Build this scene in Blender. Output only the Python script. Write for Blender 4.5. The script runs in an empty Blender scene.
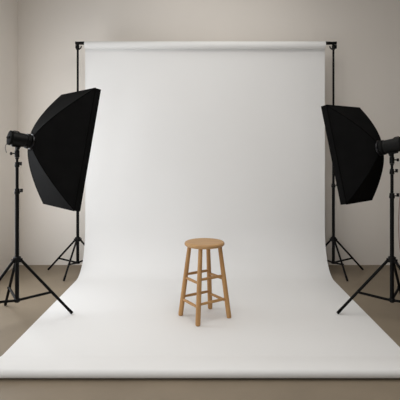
import bpy, bmesh, math, random
from mathutils import Vector, Matrix, Quaternion

random.seed(4)
SC = bpy.context.scene
COL = SC.collection
PI = math.pi

# ------------------------------------------------------------------ materials
def mat(name, col, rough=0.6, metal=0.0, noise=0.0, nscale=4.0, bump=0.0, bscale=200.0,
        col2=None, spec=None, stretch=None, sheen=0.0):
    m = bpy.data.materials.new(name)
    m.use_nodes = True
    nt = m.node_tree
    b = nt.nodes['Principled BSDF']
    b.inputs['Base Color'].default_value = (*col, 1)
    b.inputs['Roughness'].default_value = rough
    b.inputs['Metallic'].default_value = metal
    if spec is not None:
        b.inputs['Specular IOR Level'].default_value = spec
    if sheen:
        b.inputs['Sheen Weight'].default_value = sheen
        b.inputs['Sheen Roughness'].default_value = 0.5
    tc = nt.nodes.new('ShaderNodeTexCoord')
    mp = nt.nodes.new('ShaderNodeMapping')
    nt.links.new(tc.outputs['Object'], mp.inputs['Vector'])
    if stretch:
        mp.inputs['Scale'].default_value = stretch
    if noise or col2:
        n = nt.nodes.new('ShaderNodeTexNoise')
        n.inputs['Scale'].default_value = nscale
        n.inputs['Detail'].default_value = 6
        nt.links.new(mp.outputs['Vector'], n.inputs['Vector'])
        r = nt.nodes.new('ShaderNodeValToRGB')
        c2 = col2 or tuple(c * (1 - noise) for c in col)
        r.color_ramp.elements[0].position = 0.3
        r.color_ramp.elements[1].position = 0.7
        r.color_ramp.elements[0].color = (*c2, 1)
        r.color_ramp.elements[1].color = (*col, 1)
        nt.links.new(n.outputs['Fac'], r.inputs['Fac'])
        nt.links.new(r.outputs['Color'], b.inputs['Base Color'])
    if bump:
        n2 = nt.nodes.new('ShaderNodeTexNoise')
        n2.inputs['Scale'].default_value = bscale
        n2.inputs['Detail'].default_value = 3
        nt.links.new(tc.outputs['Object'], n2.inputs['Vector'])
        bp = nt.nodes.new('ShaderNodeBump')
        bp.inputs['Strength'].default_value = bump
        bp.inputs['Distance'].default_value = 0.002
        nt.links.new(n2.outputs['Fac'], bp.inputs['Height'])
        nt.links.new(bp.outputs['Normal'], b.inputs['Normal'])
    return m

M = {
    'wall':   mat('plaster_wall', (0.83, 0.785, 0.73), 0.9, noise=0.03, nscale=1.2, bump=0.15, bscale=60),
    'dwall':  mat('low_bounce_wall', (0.16, 0.145, 0.13), 0.9, noise=0.04, nscale=1.2),  # unseen right and front walls, darkened to cut bounced light
    'ceil':   mat('ceiling_paint', (0.72, 0.70, 0.67), 0.9, noise=0.02),
    'floor':  mat('concrete_floor', (0.255, 0.206, 0.148), 0.55, noise=0.13, nscale=2.5, bump=0.1, bscale=40, spec=0.3),
    'paper':  mat('white_paper', (0.80, 0.797, 0.79), 0.8, noise=0.012, nscale=1.5, spec=0.2),
    'roll':   mat('roll_paper', (0.80, 0.797, 0.79), 0.8, noise=0.012, nscale=1.5, spec=0.2),
    'metal':  mat('black_painted_metal', (0.006, 0.006, 0.006), 0.5, noise=0.2, nscale=30, spec=0.08),
    'plastic': mat('black_plastic', (0.007, 0.007, 0.007), 0.45, noise=0.15, nscale=40, bump=0.1, bscale=300, spec=0.12),
    'rubber': mat('black_rubber', (0.008, 0.008, 0.008), 0.9, noise=0.15, nscale=40, spec=0.03),
    'fabric': mat('black_nylon', (0.0075, 0.0075, 0.0076), 0.8, noise=0.25, nscale=9, bump=0.25, bscale=25, spec=0.02),
    'piping': mat('black_piping', (0.004, 0.004, 0.004), 0.8, noise=0.1, nscale=30, spec=0.02),
    'diff':   mat('white_diffusion_cloth', (0.78, 0.78, 0.78), 0.9, noise=0.02),
    'steel':  mat('ring_metal', (0.035, 0.035, 0.037), 0.4, metal=0.9, noise=0.1, nscale=20),
    'cord':   mat('cord_rubber', (0.25, 0.17, 0.145), 0.6, noise=0.1, nscale=40),
    'dcord':  mat('dark_cord', (0.03, 0.028, 0.026), 0.6, noise=0.1, nscale=40),
    'frame':  mat('window_paint', (0.7, 0.69, 0.67), 0.5, noise=0.02),
}

def wood(name, a, b, axis):
    m = bpy.data.materials.new(name); m.use_nodes = True
    nt = m.node_tree; bs = nt.nodes['Principled BSDF']
    bs.inputs['Roughness'].default_value = 0.48
    bs.inputs['Specular IOR Level'].default_value = 0.35
    tc = nt.nodes.new('ShaderNodeTexCoord'); mp = nt.nodes.new('ShaderNodeMapping')
    sc = [26, 26, 26]; sc[axis] = 2.2
    mp.inputs['Scale'].default_value = sc
    nt.links.new(tc.outputs['Object'], mp.inputs['Vector'])
    n = nt.nodes.new('ShaderNodeTexNoise'); n.inputs['Scale'].default_value = 1.6
    n.inputs['Detail'].default_value = 7; n.inputs['Distortion'].default_value = 0.6
    nt.links.new(mp.outputs['Vector'], n.inputs['Vector'])
    r = nt.nodes.new('ShaderNodeValToRGB')
    r.color_ramp.elements[0].position = 0.32; r.color_ramp.elements[0].color = (*b, 1)
    r.color_ramp.elements[1].position = 0.66; r.color_ramp.elements[1].color = (*a, 1)
    nt.links.new(n.outputs['Fac'], r.inputs['Fac'])
    nt.links.new(r.outputs['Color'], bs.inputs['Base Color'])
    return m
W1, W2 = (0.50, 0.285, 0.115), (0.39, 0.205, 0.075)
M['seat_wood'] = wood('seat_wood', (0.54, 0.33, 0.155), (0.44, 0.25, 0.105), 0)
M['leg_wood'] = wood('leg_wood', W1, W2, 2)

# ------------------------------------------------------------------ mesh helpers
def obj(name, bm, m, parent=None, smooth=True, bevel=0.0, angle=40):
    bmesh.ops.recalc_face_normals(bm, faces=bm.faces[:])
    me = bpy.data.meshes.new(name)
    bm.to_mesh(me); bm.free()
    me.materials.append(M[m])
    if smooth:
        for p in me.polygons: p.use_smooth = True
        me.set_sharp_from_angle(angle=math.radians(angle))
    o = bpy.data.objects.new(name, me)
    COL.objects.link(o)
    if parent: o.parent = parent
    if bevel:
        b = o.modifiers.new('bevel', 'BEVEL'); b.width = bevel; b.segments = 2
    return o

def thing(name, label, cat, loc=(0, 0, 0), group=None):
    o = bpy.data.objects.new(name, None)
    o.empty_display_size = 0.1
    COL.objects.link(o); o.location = loc
    tag(o, label, cat, group)
    return o

def tag(o, label, cat, group=None):
    o['label'] = label; o['category'] = cat
    if group: o['group'] = group

def structure(o):
    o['kind'] = 'structure'; return o

def frame_of(d):
    d = Vector(d).normalized()
    a = Vector((0, 0, 1)) if abs(d.z) < 0.95 else Vector((1, 0, 0))
    u = d.cross(a).normalized()
    return u, d.cross(u).normalized()

def ring(bm, c, u, v, r, n):
    return [bm.verts.new(c + (u * math.cos(2*PI*i/n) + v * math.sin(2*PI*i/n)) * r) for i in range(n)]

def skin(bm, rings, cap=True):
    n = len(rings[0])
    for a, b in zip(rings, rings[1:]):
        for i in range(n):
            bm.faces.new((a[i], a[(i+1) % n], b[(i+1) % n], b[i]))
    if cap:
        bm.faces.new(rings[0]); bm.faces.new(rings[-1])

def lathe(bm, p0, d, prof, n=24):
    """prof: list of (distance along d, radius)"""
    p0 = Vector(p0); d = Vector(d).normalized(); u, v = frame_of(d)
    skin(bm, [ring(bm, p0 + d*t, u, v, max(r, 1e-4), n) for t, r in prof])

def tube(bm, p0, p1, r0, r1=None, n=16, ch=0.0):
    p0 = Vector(p0); p1 = Vector(p1); L = (p1-p0).length
    r1 = r0 if r1 is None else r1
    if ch:
        lathe(bm, p0, p1-p0, [(0, r0-ch), (ch, r0), (L-ch, r1), (L, r1-ch)], n)
    else:
        lathe(bm, p0, p1-p0, [(0, r0), (L, r1)], n)

def sweep(bm, pts, r, n=10):
    pts = [Vector(p) for p in pts]; rings = []
    u = None
    for i, p in enumerate(pts):
        d = (pts[min(i+1, len(pts)-1)] - pts[max(i-1, 0)]).normalized()
        if u is None: u, v = frame_of(d)
        else:
            u = (u - d*u.dot(d)).normalized(); v = d.cross(u)
        rings.append(ring(bm, p, u, v, r, n))
    skin(bm, rings)

def box(bm, lo, hi, mw=None):
    vs = [Vector((x, y, z)) for x in (lo[0], hi[0]) for y in (lo[1], hi[1]) for z in (lo[2], hi[2])]
    if mw is not None: vs = [mw @ v for v in vs]
    b = [bm.verts.new(v) for v in vs]
    for f in ((0,1,3,2), (4,6,7,5), (0,4,5,1), (2,3,7,6), (0,2,6,4), (1,5,7,3)):
        bm.faces.new([b[i] for i in f])

def catmull(P, k=8):
    P = [Vector(p) for p in P]; out = []
    for i in range(len(P)-1):
        a, b, c, d = P[max(i-1, 0)], P[i], P[i+1], P[min(i+2, len(P)-1)]
        for j in range(k):
            t = j/k
            out.append(0.5*((2*b) + (c-a)*t + (2*a-5*b+4*c-d)*t*t + (3*b-a-3*c+d)*t**3))
    out.append(P[-1]); return out

def sheet(bm, P, th):
    """closed thin slab over a grid of points P[i][j]"""
    R, Q = len(P), len(P[0])
    N = [[None]*Q for _ in range(R)]
    for i in range(R):
        for j in range(Q):
            a = P[min(i+1, R-1)][j] - P[max(i-1, 0)][j]; b = P[i][min(j+1, Q-1)] - P[i][max(j-1, 0)]
            N[i][j] = a.cross(b).normalized()*(th/2)
    A = [[bm.verts.new(P[i][j]+N[i][j]) for j in range(Q)] for i in range(R)]
    D = [[bm.verts.new(P[i][j]-N[i][j]) for j in range(Q)] for i in range(R)]
    for i in range(R-1):
        for j in range(Q-1):
            bm.faces.new((A[i][j], A[i][j+1], A[i+1][j+1], A[i+1][j]))
            bm.faces.new((D[i][j], D[i+1][j], D[i+1][j+1], D[i][j+1]))
    for i in range(R-1):
        for j in (0, Q-1): bm.faces.new((A[i][j], A[i+1][j], D[i+1][j], D[i][j]))
    for j in range(Q-1):
        for i in (0, R-1): bm.faces.new((A[i][j], A[i][j+1], D[i][j+1], D[i][j]))

def B(): return bmesh.new()

# ------------------------------------------------------------------ room
XL, XR, YB, YF, ZC, T = -2.245, 4.2, 5.52, -2.2, 3.45, 0.2
bm = B(); box(bm, (XL-T, YF-T, -0.2), (XR+T, YB+T, 0)); structure(obj('floor', bm, 'floor', smooth=False))
# ceiling with one long unseen skylight, added to hold fill lamps
FILL_SKY = (-2.1, 1.2, 0.9, 5.1)     # x0, x1, y0, y1
bm = B()
for lo, hi in (((XL-T, YF-T), (FILL_SKY[0], YB+T)), ((FILL_SKY[1], YF-T), (XR+T, YB+T)), ((FILL_SKY[0], YF-T), (FILL_SKY[1], FILL_SKY[2])), ((FILL_SKY[0], FILL_SKY[3]), (FILL_SKY[1], YB+T))):
    box(bm, (lo[0], lo[1], ZC), (hi[0], hi[1], ZC+0.2))
structure(obj('ceiling', bm, 'ceil', smooth=False))
bm = B()
for k in range(3):
    a = FILL_SKY[0] + (FILL_SKY[1]-FILL_SKY[0]-0.05)*k/2
    box(bm, (a, FILL_SKY[2], ZC+0.10), (a+0.05, FILL_SKY[3], ZC+0.16))
for y in (FILL_SKY[2], 2.2, 3.6, FILL_SKY[3]-0.05): box(bm, (FILL_SKY[0], y, ZC+0.102), (FILL_SKY[1], y+0.05, ZC+0.158))
structure(obj('fill_skylight', bm, 'frame', smooth=False))  # bars of the added skylight, out of view
bm = B(); box(bm, (XL-T, YB, 0), (XR+T, YB+T, ZC)); structure(obj('wall_back', bm, 'wall', smooth=False))
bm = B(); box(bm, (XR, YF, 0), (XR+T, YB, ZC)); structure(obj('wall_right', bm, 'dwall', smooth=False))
# front wall (behind the camera) with one added fill window, left wall with three unseen windows
FW = (-0.95, -0.25, 0.3, 1.6)       # x0, x1, z0, z1
LW = ((-2.0, 0.0, 2.0, 3.25), (0.3, 2.1, 0.3, 1.4), (3.5, 4.6, 0.35, 2.2))   # y0, y1, z0, z1; split and sized to fit the light from the left
bm = B()
for lo, hi in (((XL-T, 0), (FW[0], ZC)), ((FW[1], 0), (XR+T, ZC)), ((FW[0], 0), (FW[1], FW[2])), ((FW[0], FW[3]), (FW[1], ZC))):
    box(bm, (lo[0], YF-T, lo[1]), (hi[0], YF, hi[1]))
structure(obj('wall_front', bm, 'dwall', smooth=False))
bm = B()
edges = [YF] + [e for w in LW for e in w[:2]] + [YB]
for k in range(0, len(edges), 2): box(bm, (XL-T, edges[k], 0), (XL, edges[k+1], ZC))
for y0, y1, z0, z1 in LW:
    box(bm, (XL-T, y0, 0), (XL, y1, z0)); box(bm, (XL-T, y0, z1), (XL, y1, ZC))
structure(obj('wall_left', bm, 'wall', smooth=False))
def window(name, w, on_left):
    a0, a1, z0, z1 = w; bm = B(); e = 0.0
    d0, d1 = (XL-0.15, XL-0.09) if on_left else (YF-0.15, YF-0.09)
    def bar(p0, p1, q0, q1, s):
        lo, hi = (d0+s, p0, q0), (d1-s, p1, q1)
        if not on_left: lo, hi = (p0, d0+s, q0), (p1, d1-s, q1)
        box(bm, lo, hi)
    for a in (a0, (a0+a1)/2-0.02, a1-0.04): bar(a, a+0.04, z0, z1, 0)
    for z in (z0, (z0+z1)/2-0.02, z1-0.04): bar(a0, a1, z, z+0.04, 0.002)
    structure(obj(name, bm, 'frame', smooth=False))
window('window_1', LW[2], True); window('window_2', LW[1], True); window('window_3', LW[0], True); window('fill_window_front', FW, False)  # left ones unseen, layout fitted to the light; front one added for fill

# ------------------------------------------------------------------ paper backdrop
HW = 1.36
ROLL = Vector((0, 5.18, 2.561)); RR = 0.042
t = thing('paper_backdrop', 'wide white seamless paper backdrop hanging from the crossbar and sweeping over the floor', 'backdrop', (0, 5.0, 0))
prof = []
ys = ROLL.y + RR
prof += [(ROLL.y + RR*math.sin(a), ROLL.z + RR*math.cos(a)) for a in (0.5, 0.8, 1.1, 1.4)]
for i in range(21): prof.append((ys, ROLL.z - (ROLL.z-0.57)*i/20))
b0, b1, b2, b3 = (ys, 0.55), (ys, 0.20), (5.07, 0.002), (4.83, 0.002)
for i in range(1, 33):
    s = i/32
    prof.append(tuple((1-s)**3*b0[k]+3*(1-s)**2*s*b1[k]+3*(1-s)*s*s*b2[k]+s**3*b3[k] for k in (0, 1)))
for i in range(1, 16): prof.append((4.83-(4.83-3.09)*i/15, 0.002))
LC, LR = (2.772, 0.0345), 0.0275        # front edge curling over and under
c0, c1, c2, c3 = (3.09, 0.002), (3.02, 0.004), (2.92, LC[1]+LR), (LC[0], LC[1]+LR)
for i in range(1, 17):
    s = i/16
    prof.append(tuple((1-s)**3*c0[k]+3*(1-s)**2*s*c1[k]+3*(1-s)*s*s*c2[k]+s**3*c3[k] for k in (0, 1)))
for i in range(1, 37):
    a = math.radians(235)*i/36
    rr = LR - 0.002*i/36
    prof.append((LC[0]-rr*math.sin(a), LC[1]+rr*math.cos(a)))
bm = B(); NX = 28; rows = []
for (y, z) in prof:
    row = []
    for i in range(NX+1):
        x = -HW + 2*HW*i/NX
        dy = 0.0
        if 0.7 < z < 2.4:      # faint natural waviness of the hanging paper
            w = math.sin((z-0.7)/1.7*PI)
            dy = 0.004*w*math.sin(x*3.1+0.6) + 0.002*w*math.sin(x*7.3+z*1.5)
        row.append(Vector((x, y-5.0+dy, z)))
    rows.append(row)
sheet(bm, rows, 0.0012)
obj('paper_sheet', bm, 'paper', t, angle=55)
bm = B()
skin_prof = [(-1.352, 0.0382), (-1.352, RR-0.001), (1.352, RR-0.001), (1.352, 0.0382)]
u, v = Vector((0, 1, 0)), Vector((0, 0, 1))
rings = [ring(bm, Vector((x, ROLL.y-5.0, ROLL.z)), u, v, r, 40) for x, r in skin_prof]
skin(bm, rings, cap=False)
for i in range(40):
    bm.faces.new((rings[0][i], rings[0][(i+1) % 40], rings[3][(i+1) % 40], rings[3][i]))
obj('paper_roll', bm, 'roll', t)

BARZ = ROLL.z + 0.0224
# crossbar through the roll, resting in the hooks of the two backdrop stands
t = thing('crossbar', 'black metal crossbar holding the paper roll between the two back stands', 'crossbar', (0, ROLL.y, BARZ))
bm = B(); tube(bm, (-1.448, 0, 0), (1.470, 0, 0), 0.0155, n=20); obj('bar', bm, 'metal', t)
for s, e in ((-1, 0.106), (1, 0.128)):
    bm = B(); lathe(bm, (s*1.352, 0, 0), (s, 0, 0), [(0.003, 0.0160), (0.006, 0.0185), (0.055, 0.0185), (0.060, 0.0168), (e-0.010, 0.0168), (e-0.008, 0.0190), (e, 0.0180)], 20)
    obj('end_sleeve', bm, 'plastic', t)

# ------------------------------------------------------------------ stands
def tripod(t, hub_z, col_z, feet, leg_r, pole_r, brace_frac=0.62):
    """feet: list of (dx, dy, z) relative to the stand axis"""
    # hub and lower brace collar
    bm = B(); lathe(bm, (0, 0, hub_z-0.022), (0, 0, 1), [(0, pole_r+0.004), (0.003, pole_r+0.012), (0.044, pole_r+0.015), (0.050, pole_r+0.007)], 24)
    hub = obj('hub', bm, 'plastic', t)
    bm = B(); lathe(bm, (0, 0, col_z-0.014), (0, 0, 1), [(0, pole_r+0.003), (0.003, pole_r+0.009), (0.025, pole_r+0.009), (0.028, pole_r+0.003)], 24)
    obj('brace_collar', bm, 'plastic', t)
    for (dx, dy, fz) in feet:
        d = Vector((dx, dy, 0)); R = d.length; d.normalize()
        top = d*(pole_r+0.014) + Vector((0, 0, hub_z-0.005))
        toe = Vector((dx, dy, fz))
        for _ in range(4):
            ax = (toe-top).normalized()
            toe.z = fz + 0.0004 - 0.006*ax.z + (leg_r+0.001)*math.sqrt(1-ax.z*ax.z)
        bm = B(); tube(bm, top, toe - ax*0.035, leg_r, n=14, ch=0.001)
        # hinge lug at the hub
        lug = Matrix.Translation(top) @ d.to_track_quat('X', 'Z').to_matrix().to_4x4()
        box(bm, (-0.010, -leg_r*1.15, -0.014), (0.012, leg_r*1.15, 0.014), lug)
        leg = obj('leg', bm, 'metal', t)
        bm = B(); tube(bm, toe - ax*0.045, toe + ax*0.006, leg_r+0.0008, leg_r+0.001, n=14, ch=0.001)
        obj('rubber_foot', bm, 'rubber', leg)
        p = top.lerp(toe, brace_frac)
        q = d*(pole_r+0.008) + Vector((0, 0, col_z))
        side = Vector((-d.y, d.x, 0))*(leg_r*0.25)
        bm = B(); tube(bm, q+side, p+side, leg_r*0.92, n=12)
        lathe(bm, p+side-Vector((-d.y, d.x, 0))*leg_r*1.3, Vector((-d.y, d.x, 0)), [(0, leg_r*0.8), (leg_r*2.6, leg_r*0.8)], 12)
        obj('brace', bm, 'metal', t)

def collar(t, z, r, knob_dir, kl=0.03):
    bm = B(); lathe(bm, (0, 0, z-0.022), (0, 0, 1), [(0, r+0.001), (0.003, r+0.006), (0.02, r+0.0065), (0.024, r+0.004), (0.040, r+0.004), (0.044, r)], 24)
    c = obj('clamp_collar', bm, 'plastic', t)
    d = Vector(knob_dir).normalized()
    bm = B(); tube(bm, d*(r+0.003)+Vector((0, 0, z)), d*(r+kl*0.55)+Vector((0, 0, z)), 0.0045, n=10)
    side = Vector((-d.y, d.x, 0))
    mw = Matrix.Translation(d*(r+kl*0.8)+Vector((0, 0, z+0.002))) @ d.to_track_quat('X', 'Z').to_matrix().to_4x4()
    box(bm, (-0.011, -0.006, -0.008), (0.010, 0.006, 0.020), mw)
    obj('knob', bm, 'plastic', c, bevel=0.002)

# backdrop stands
def backdrop_stand(px, sgn, label, feet):
    t = thing('backdrop_stand', label, 'stand', (px, 5.18, 0), 'stands holding up the backdrop')
    bm = B(); tube(bm, (0, 0, 0.103), (0, 0, 0.98), 0.0165, n=20, ch=0.001); obj('lower_pole', bm, 'metal', t)
    bm = B(); tube(bm, (0, 0, 0.98), (0, 0, 1.76), 0.0140, n=20); obj('middle_pole', bm, 'metal', t)
    bm = B(); tube(bm, (0, 0, 1.76), (0, 0, 2.512), 0.0115, n=20); obj('upper_pole', bm, 'metal', t)
    collar(t, 0.98, 0.0165, (sgn, -0.2, 0)); collar(t, 1.76, 0.0140, (sgn, -0.2, 0), 0.026)
    tripod(t, 0.372, 0.115, feet, 0.0105, 0.0165)
    # hook bracket cradling the crossbar
    bm = B()
    lathe(bm, (0, 0, 2.507), (0, 0, 1), [(0, 0.013), (0.004, 0.0185), (0.042, 0.0185), (0.048, 0.015)], 20)
    pts = []
    for i in range(13):
        a = math.radians(-20 + 220*i/12)
        pts.append((0, -0.0240*math.cos(a), BARZ - 0.0240*math.sin(a)))
    for x in (-0.007, 0.007):
        sweep(bm, [(x, p[1], p[2]) for p in pts], 0.006, 10)
    box(bm, (-0.013, -0.010, 2.547), (0.013, 0.010, BARZ-0.0215))
    hk = obj('hook_bracket', bm, 'plastic', t)
    bm = B()
    s = -sgn
    sweep(bm, catmull([(s*0.016, 0, 2.515), (s*0.026, 0, 2.521), (s*0.036, 0, 2.534), (s*0.040, 0, 2.552)], 5), 0.0075, 8)
    obj('hook_lip', bm, 'plastic', hk)
    bm = B(); k0 = sorted((sgn*0.012, sgn*(0.036 if sgn > 0 else 0.024)))
    box(bm, (k0[0], -0.013, BARZ-0.062), (k0[1], 0.013, BARZ-0.0225))
    obj('hook_clamp', bm, 'plastic', hk, bevel=0.003)
    return t
K = lambda deg, r, z=0.0: (r*math.cos(math.radians(deg)), r*math.sin(math.radians(deg)), z)
backdrop_stand(-1.433, -1, 'black backdrop stand at the left end of the crossbar', [K(165, 0.375), K(262, 0.35), K(46, 0.34)])
backdrop_stand(1.446, 1, 'black backdrop stand at the right end of the crossbar', [K(15, 0.375), K(278, 0.35), K(134, 0.34)])

PT = 0.0027   # top of the paper lying on the floor
def light_stand(px, sgn, label, feet, top_z, collars):
    t = thing('light_stand', label, 'stand', (px, 3.72, 0), 'tripod stands carrying the softboxes')
    z1, z2 = collars
    bm = B(); tube(bm, (0, 0, 0.148), (0, 0, z1), 0.0160, n=20, ch=0.001); obj('lower_pole', bm, 'metal', t)
    bm = B(); tube(bm, (0, 0, z1), (0, 0, z2), 0.0125, n=20); obj('middle_pole', bm, 'metal', t)
    bm = B(); tube(bm, (0, 0, z2), (0, 0, top_z-0.012), 0.0100, n=20)
    lathe(bm, (0, 0, top_z-0.012), (0, 0, 1), [(0, 0.011), (0.003, 0.015), (0.009, 0.015), (0.012, 0.012)], 20)
    obj('upper_pole', bm, 'metal', t)
    collar(t, z1, 0.0160, (0.95, -0.35, 0), 0.036); collar(t, z2, 0.0125, (0.95, -0.35, 0), 0.028)
    tripod(t, 0.492, 0.167, feet, 0.0115, 0.0160, 0.60)
    return t
light_stand(-1.520, -1, 'black tripod light stand carrying the left softbox', [K(19, 0.425, PT), K(125, 0.43), K(225, 0.43)], 1.318, (1.046, 1.262))
light_stand(1.512, 1, 'black tripod light stand carrying the right softbox', [K(160.5, 0.42, PT), K(55, 0.43), K(-55, 0.43)], 1.268, (1.01, 1.205))

# ------------------------------------------------------------------ flash heads and softboxes
def axes(yaw, pitch):
    n = Vector((math.cos(pitch)*math.cos(yaw), math.cos(pitch)*math.sin(yaw), math.sin(pitch)))
    u = Vector((-math.sin(yaw), math.cos(yaw), 0))
    if u.y > 0: u = -u                # towards the camera end of the room
    v = n.cross(u)
    if v.z < 0: v = -v
    return n, u, v

def flash(px, hz, base_z, yaw, pitch, front, back, label, knob_s):
    n, u, v = axes(yaw, pitch)
    t = thing('studio_flash', label, 'flash head', (px, 3.72, base_z), 'flash heads on the light stands')
    o = Vector((0, 0, hz-base_z))
    R = 0.056
    bm = B(); L = front+back
    lathe(bm, o-n*back, n, [(0.0, R-0.008), (0.006, R-0.001), (0.03, R), (L-0.045, R), (L-0.042, R-0.003), (L-0.030, R-0.003)], 40)
    body = obj('body', bm, 'plastic', t)
    bm = B(); lathe(bm, o-n*(back+0.014), n, [(0, R-0.006), (0.003, R+0.003), (0.016, R+0.004), (0.020, R)], 40)
    rear = obj('rear_panel', bm, 'rubber', t)
    for k in (-1, 1):
        bm = B(); lathe(bm, o-n*(back+0.014)+u*0.022*k, -n, [(0, 0.010), (0.008, 0.009), (0.010, 0.006)], 16); obj('dial', bm, 'rubber', rear)
    bm = B(); lathe(bm, o+n*(front-0.030), n, [(0, R-0.004), (0.002, R+0.005), (0.026, R+0.006), (0.029, R+0.002)], 40)
    obj('front_collar', bm, 'metal', t)
    # handle rail along the top of the body
    bm = B(); sweep(bm, catmull([o-n*(back-0.012)+v*(R-0.003), o-n*(back-0.018)+v*(R+0.004), o-n*(back-0.05)+v*(R+0.005), o-n*(back-0.065)+v*(R-0.003)], 5), 0.004, 8)
    obj('handle', bm, 'rubber', t)
    # mounting foot, tilt joint and socket
    bm = B()
    rm = Matrix((n, u, v)).transposed().to_4x4()
    box(bm, (-0.035, -0.018, -R-0.010), (0.035, 0.018, -R+0.004), Matrix.Translation(o) @ rm)
    obj('mounting_foot', bm, 'plastic', t, bevel=0.003)
    z_j = o.z - R - 0.006
    bm = B()
    lathe(bm, (0, 0, 0.0005), (0, 0, 1), [(0, 0.0155), (0.003, 0.019), (z_j*0.62, 0.019), (z_j*0.66, 0.015), (z_j, 0.014)], 24)
    jt = obj('tilt_bracket', bm, 'plastic', t)
    bm = B()
    kd = Vector((knob_s, -0.25, 0)).normalized()
    tube(bm, Vector((0, 0, z_j*0.38))+kd*0.018, Vector((0, 0, z_j*0.38))+kd*0.036, 0.005, n=12)
    lathe(bm, Vector((0, 0, z_j*0.38))+kd*0.036, kd, [(0, 0.011), (0.004, 0.013), (0.014, 0.013), (0.017, 0.010)], 14)
    obj('knob', bm, 'plastic', jt)
    bm = B()
    tube(bm, Vector((0, 0, z_j*0.84))+u*0.014, Vector((0, 0, z_j*0.84))+u*0.032, 0.012, n=14, ch=0.002)
    obj('tilt_lever', bm, 'plastic', jt)
    return t, o, n, u, v

def softbox(px, hz, yaw, pitch, s, w, h, L, warp, label):
    n, u, v = axes(yaw, pitch)
    c = Vector((px, 3.72, hz)) + n*s
    t = thing('softbox', label, 'softbox', c - v*h/2, 'softboxes on the light stands')
    o = v*h/2                                   # rim centre, local
    LIP = 0.052; D = L-LIP
    R0 = 0.060
    def rib(sx, sy, k):
        rho = k**0.74
        cx_, cy_ = sx*w/2, sy*h/2
        ang = 0.70711*R0
        lat = u*(sx*ang + (cx_-sx*ang)*rho) + v*(sy*ang + (cy_-sy*ang)*rho)
        return o + lat - n*(L - D*k - warp*sx*sy*k)
    NK, NV = 22, 10
    sides = [((1, 1), (-1, 1), 'top'), ((1, -1), (1, 1), 'near'), ((-1, -1), (1, -1), 'bottom'), ((-1, 1), (-1, -1), 'far')]
    for a, b, nm in sides:
        bm = B(); g = []
        for i in range(NK+1):
            k = (i/NK)**1.6
            A, Bp = rib(*a, k), rib(*b, k)
            mid_out = ((A+Bp)/2 - (o - n*(L-D*k)))
            row = []
            for j in range(NV+1):
                q = j/NV
                p = A.lerp(Bp, q)
                ease = math.sin(PI*q)
                p -= mid_out.normalized()*ease*0.010*math.sin(PI*min(1, k))   # cloth pulled slightly in between the ribs
                row.append(p)
            g.append(row)
        sheet(bm, g, 0.002)
        obj('cloth_panel', bm, 'fabric', t, angle=60)
    for a in ((1, 1), (-1, 1), (-1, -1), (1, -1)):
        bm = B(); sweep(bm, [rib(*a, (i/20)**1.6) for i in range(21)], 0.0042, 8)
        obj('rib_seam', bm, 'piping', t)
    # rim band around the mouth
    bm = B(); loops = []
    for dz, e in ((-LIP, 0.002), (-LIP+0.003, 0.004), (0, 0.004), (0, -0.004), (-LIP, -0.004)):
        loops.append([bm.verts.new(o + u*sx*(w/2+e) + v*sy*(h/2+e) + n*(dz+warp*sx*sy)) for sx, sy in ((1, 1), (-1, 1), (-1, -1), (1, -1))])
    loops.append(loops[0])
    for a, b in zip(loops, loops[1:]):
        for i in range(4): bm.faces.new((a[i], a[(i+1) % 4], b[(i+1) % 4], b[i]))
    obj('rim_band', bm, 'fabric', t, smooth=False)
    bm = B()
    seam = [o + u*sx*(w/2+0.003) + v*sy*(h/2+0.003) - n*(LIP-warp*sx*sy) for sx, sy in ((1, 1), (-1, 1), (-1, -1), (1, -1))]
    for i in range(4): tube(bm, seam[i], seam[(i+1) % 4], 0.0045, n=8)
    obj('rim_seam', bm, 'piping', t)
    # white diffusion cloth set back inside the rim
    bm = B(); g = []
    for i in range(13):
        row = []
        for j in range(13):
            x, y = i/6-1, j/6-1
            row.append(bm.verts.new(o + u*x*(w/2-0.005) + v*y*(h/2-0.005) - n*(0.020 - 0.008*(1-x*x)*(1-y*y) - warp*x*y)))
        g.append(row)
    for r1, r2 in zip(g, g[1:]):
        for j in range(12): bm.faces.new((r1[j], r1[j+1], r2[j+1], r2[j]))
    df = obj('diffusion_cloth', bm, 'diff', t, angle=70)
    sm = df.modifiers.new('thickness', 'SOLIDIFY'); sm.thickness = 0.002
    df['label'] = 'white diffusion cloth across the mouth'
    # speed ring
    bm = B(); Rr = 0.064
    lathe(bm, o - n*(L+0.010), n, [(0, Rr-0.006), (0.002, Rr), (0.014, Rr+0.001), (0.018, Rr-0.004)], 40)
    rg = obj('speed_ring', bm, 'steel', t)
    rg['label'] = 'dull silver ring where the ribs meet the flash head'
    for a in ((1, 0), (0, 1), (-1, 0), (0, -1)):
        bm = B(); d = u*a[0]+v*a[1]
        tube(bm, o-n*(L+0.003)+d*(Rr-0.002), o-n*(L+0.003)+d*(Rr+0.014), 0.005, n=10, ch=0.001)
        obj('ring_screw', bm, 'metal', rg)
    return t

LF = 0.481-0.370
softbox(-1.515, 1.468, 0.706, -0.176, 0.481, 0.665, 1.008, 0.370, 0.004, 'large black softbox at the left with dark grey upper panel, nearer the wall corner')
tl, ol, nl, ul, vl = flash(-1.520, 1.468, 1.3185, 0.706, -0.176, LF-0.010, 0.052, 'black flash head behind the left softbox with a thin dangling cord', -1)
softbox(1.513, 1.414, 2.339, -0.181, 0.411, 0.510, 0.830, 0.306, 0.017, 'smaller black softbox at the right, in front of the right backdrop stand')
tr, orr, nr, ur, vr = flash(1.512, 1.414, 1.2685, 2.339, -0.181, 0.092, 0.085, 'black flash head behind the right softbox at the photo edge', 1)

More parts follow.
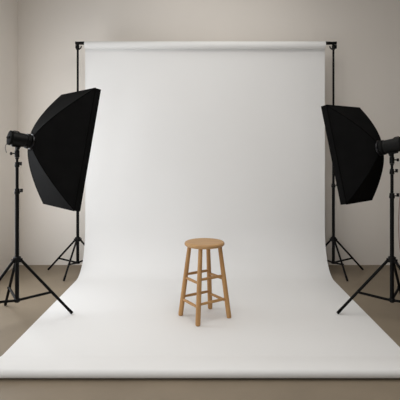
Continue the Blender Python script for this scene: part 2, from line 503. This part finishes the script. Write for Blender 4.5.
# short cord hanging from the left flash head (part of it)
q = ol - nl*0.062 - vl*0.040
bm = B(); sweep(bm, catmull([q, q+Vector((-0.016, -0.006, -0.018)), q+Vector((-0.020, -0.008, -0.045)), q+Vector((-0.012, -0.006, -0.082))], 6), 0.0025, 8)
obj('cord', bm, 'dcord', tl)

# long power cord hanging beside the right stand
base = Vector((1.512, 3.72, 1.2685))
q = base + orr - nr*0.1080 - vr*0.034
P = [q, q-nr*0.025+Vector((0, 0, -0.03)), (1.590, 3.61, 1.25), (1.553, 3.635, 1.10), (1.537, 3.645, 0.90), (1.536, 3.648, 0.74),
     (1.545, 3.645, 0.60), (1.578, 3.655, 0.46), (1.625, 3.672, 0.28), (1.675, 3.66, 0.09), (1.74, 3.62, 0.0058), (1.95, 3.52, 0.0055), (2.5, 3.3, 0.0055)]
bm = B(); sweep(bm, catmull(P, 8), 0.0038, 8)
pc = obj('power_cord', bm, 'cord')
tag(pc, 'thin pinkish brown power cord hanging beside the right light stand', 'cord')

# ------------------------------------------------------------------ stool
SX, SY = -0.004, 3.806
t = thing('wooden_stool', 'round light wood stool with four splayed legs standing on the white paper', 'stool', (SX, SY, PT))
H = 0.624 - PT; TH = 0.034; RS = 0.166
bm = B()
lathe(bm, (0, 0, H-TH), (0, 0, 1), [(0, RS-0.016), (0.003, RS-0.008), (0.009, RS-0.002), (0.016, RS), (0.023, RS-0.001), (0.029, RS-0.005), (0.0325, RS-0.011), (0.034, RS-0.019), (0.0335, RS-0.05), (0.032, 0.03), (0.0318, 0.002)], 72)
seat = obj('seat', bm, 'seat_wood', t)
seat.rotation_euler = (0, 0, 0)
feet = {'front': (-0.056, 3.600), 'right': (0.198, 3.775), 'back': (0.045, 3.995), 'left': (-0.204, 3.830)}
tops = {}
lz = H - TH + 0.006
for k, (x, y) in feet.items():
    f = Vector((x-SX, y-SY, 0.0)); tp = Vector((f.x*0.615, f.y*0.615, lz))
    tops[k] = (f, tp)
    d = (tp-f); Ln = d.length
    bm = B()
    lathe(bm, f, d, [(0, 0.0135), (0.002, 0.0165), (0.008, 0.0192), (0.02, 0.0200), (Ln*0.5, 0.0195), (Ln*0.8, 0.0178), (Ln, 0.0168)], 24)
    # foot cut level with the floor
    for vtx in bm.verts:
        if vtx.co.z < 0.0004: vtx.co.z = 0.0004
    obj('leg', bm, 'leg_wood', t)
def on_leg(k, z):
    f, tp = tops[k]; return f.lerp(tp, z/tp.z)
for a, b, zs in (('left', 'front', (0.137, 0.318)), ('front', 'right', (0.158, 0.346)), ('left', 'back', (0.158, 0.344)), ('right', 'back', (0.137, 0.318))):
    for z in zs:
        p, q = on_leg(a, z), on_leg(b, z); d = q-p; Ln = d.length; d.normalize()
        bm = B()
        lathe(bm, p + d*0.012, d, [(0, 0.0092), (Ln*0.22, 0.0112), (Ln*0.5-0.012, 0.0118), (Ln*0.78-0.024, 0.0112), (Ln-0.024, 0.0092)], 16)
        obj('rung', bm, 'leg_wood', t)

# ------------------------------------------------------------------ window light and added fill
wd = bpy.data.worlds.new('World'); SC.world = wd; wd.use_nodes = True
bg = wd.node_tree.nodes['Background']
bg.inputs['Color'].default_value = (0.85, 0.92, 1.0, 1); bg.inputs['Strength'].default_value = 0.15
def area_light(name, loc, to, wx, wy, xax, energy, color):
    ld = bpy.data.lights.new(name, 'AREA'); ld.shape = 'RECTANGLE'; ld.size = wx; ld.size_y = wy
    ld.energy = energy; ld.color = color
    lo = bpy.data.objects.new(name, ld); COL.objects.link(lo)
    zax = -Vector(to).normalized(); xax = Vector(xax); yax = zax.cross(xax)
    m = Matrix((xax, yax, zax)).transposed().to_4x4(); m.translation = loc
    lo.matrix_world = m
COOL, WARM = (0.97, 1.0, 1.035), (1.0, 0.965, 0.915)
for (y0, y1, z0, z1), e in zip(LW, (38, 14, 31)):
    area_light('window_daylight', (XL-0.02, (y0+y1)/2, (z0+z1)/2), (1, 0, 0), y1-y0, z1-z0, (0, 1, 0), e, COOL)  # left light inferred, strengths fitted per opening
area_light('front_fill', ((FW[0]+FW[1])/2, YF-0.02, (FW[2]+FW[3])/2), (0, 1, 0), FW[1]-FW[0], FW[3]-FW[2], (1, 0, 0), 22, COOL)  # added frontal fill from behind the camera
for x0, x1, y0, y1, e in ((-0.7, 1.1, 1.0, 3.5, 47), (-0.7, 1.1, 3.5, 5.0, 11), (-2.0, -0.9, 2.4, 4.2, 4)):  # added overhead fill; the last panel lifts the left softbox's top
    area_light('skylight_fill', ((x0+x1)/2, (y0+y1)/2, ZC+0.02), (0, 0, -1), x1-x0, y1-y0, (1, 0, 0), e, WARM)

# ------------------------------------------------------------------ camera
cd = bpy.data.cameras.new('camera'); cam = bpy.data.objects.new('camera', cd); COL.objects.link(cam)
cam.location = (0, 0, 1.38); cam.rotation_euler = (PI/2, 0, 0)
cd.sensor_width = 36; cd.lens = 460/400*36
cd.shift_x = -5/400; cd.shift_y = -50/400
cd.clip_start = 0.05
SC.camera = cam

SC.view_settings.view_transform = 'Standard'
SC.view_settings.look = 'None'
SC.view_settings.gamma = 1
SC.view_settings.use_curve_mapping = False
SC.view_settings.exposure = 0.06
SC.cycles.use_denoising = True
SC.cycles.max_bounces = 12
SC.cycles.diffuse_bounces = 8
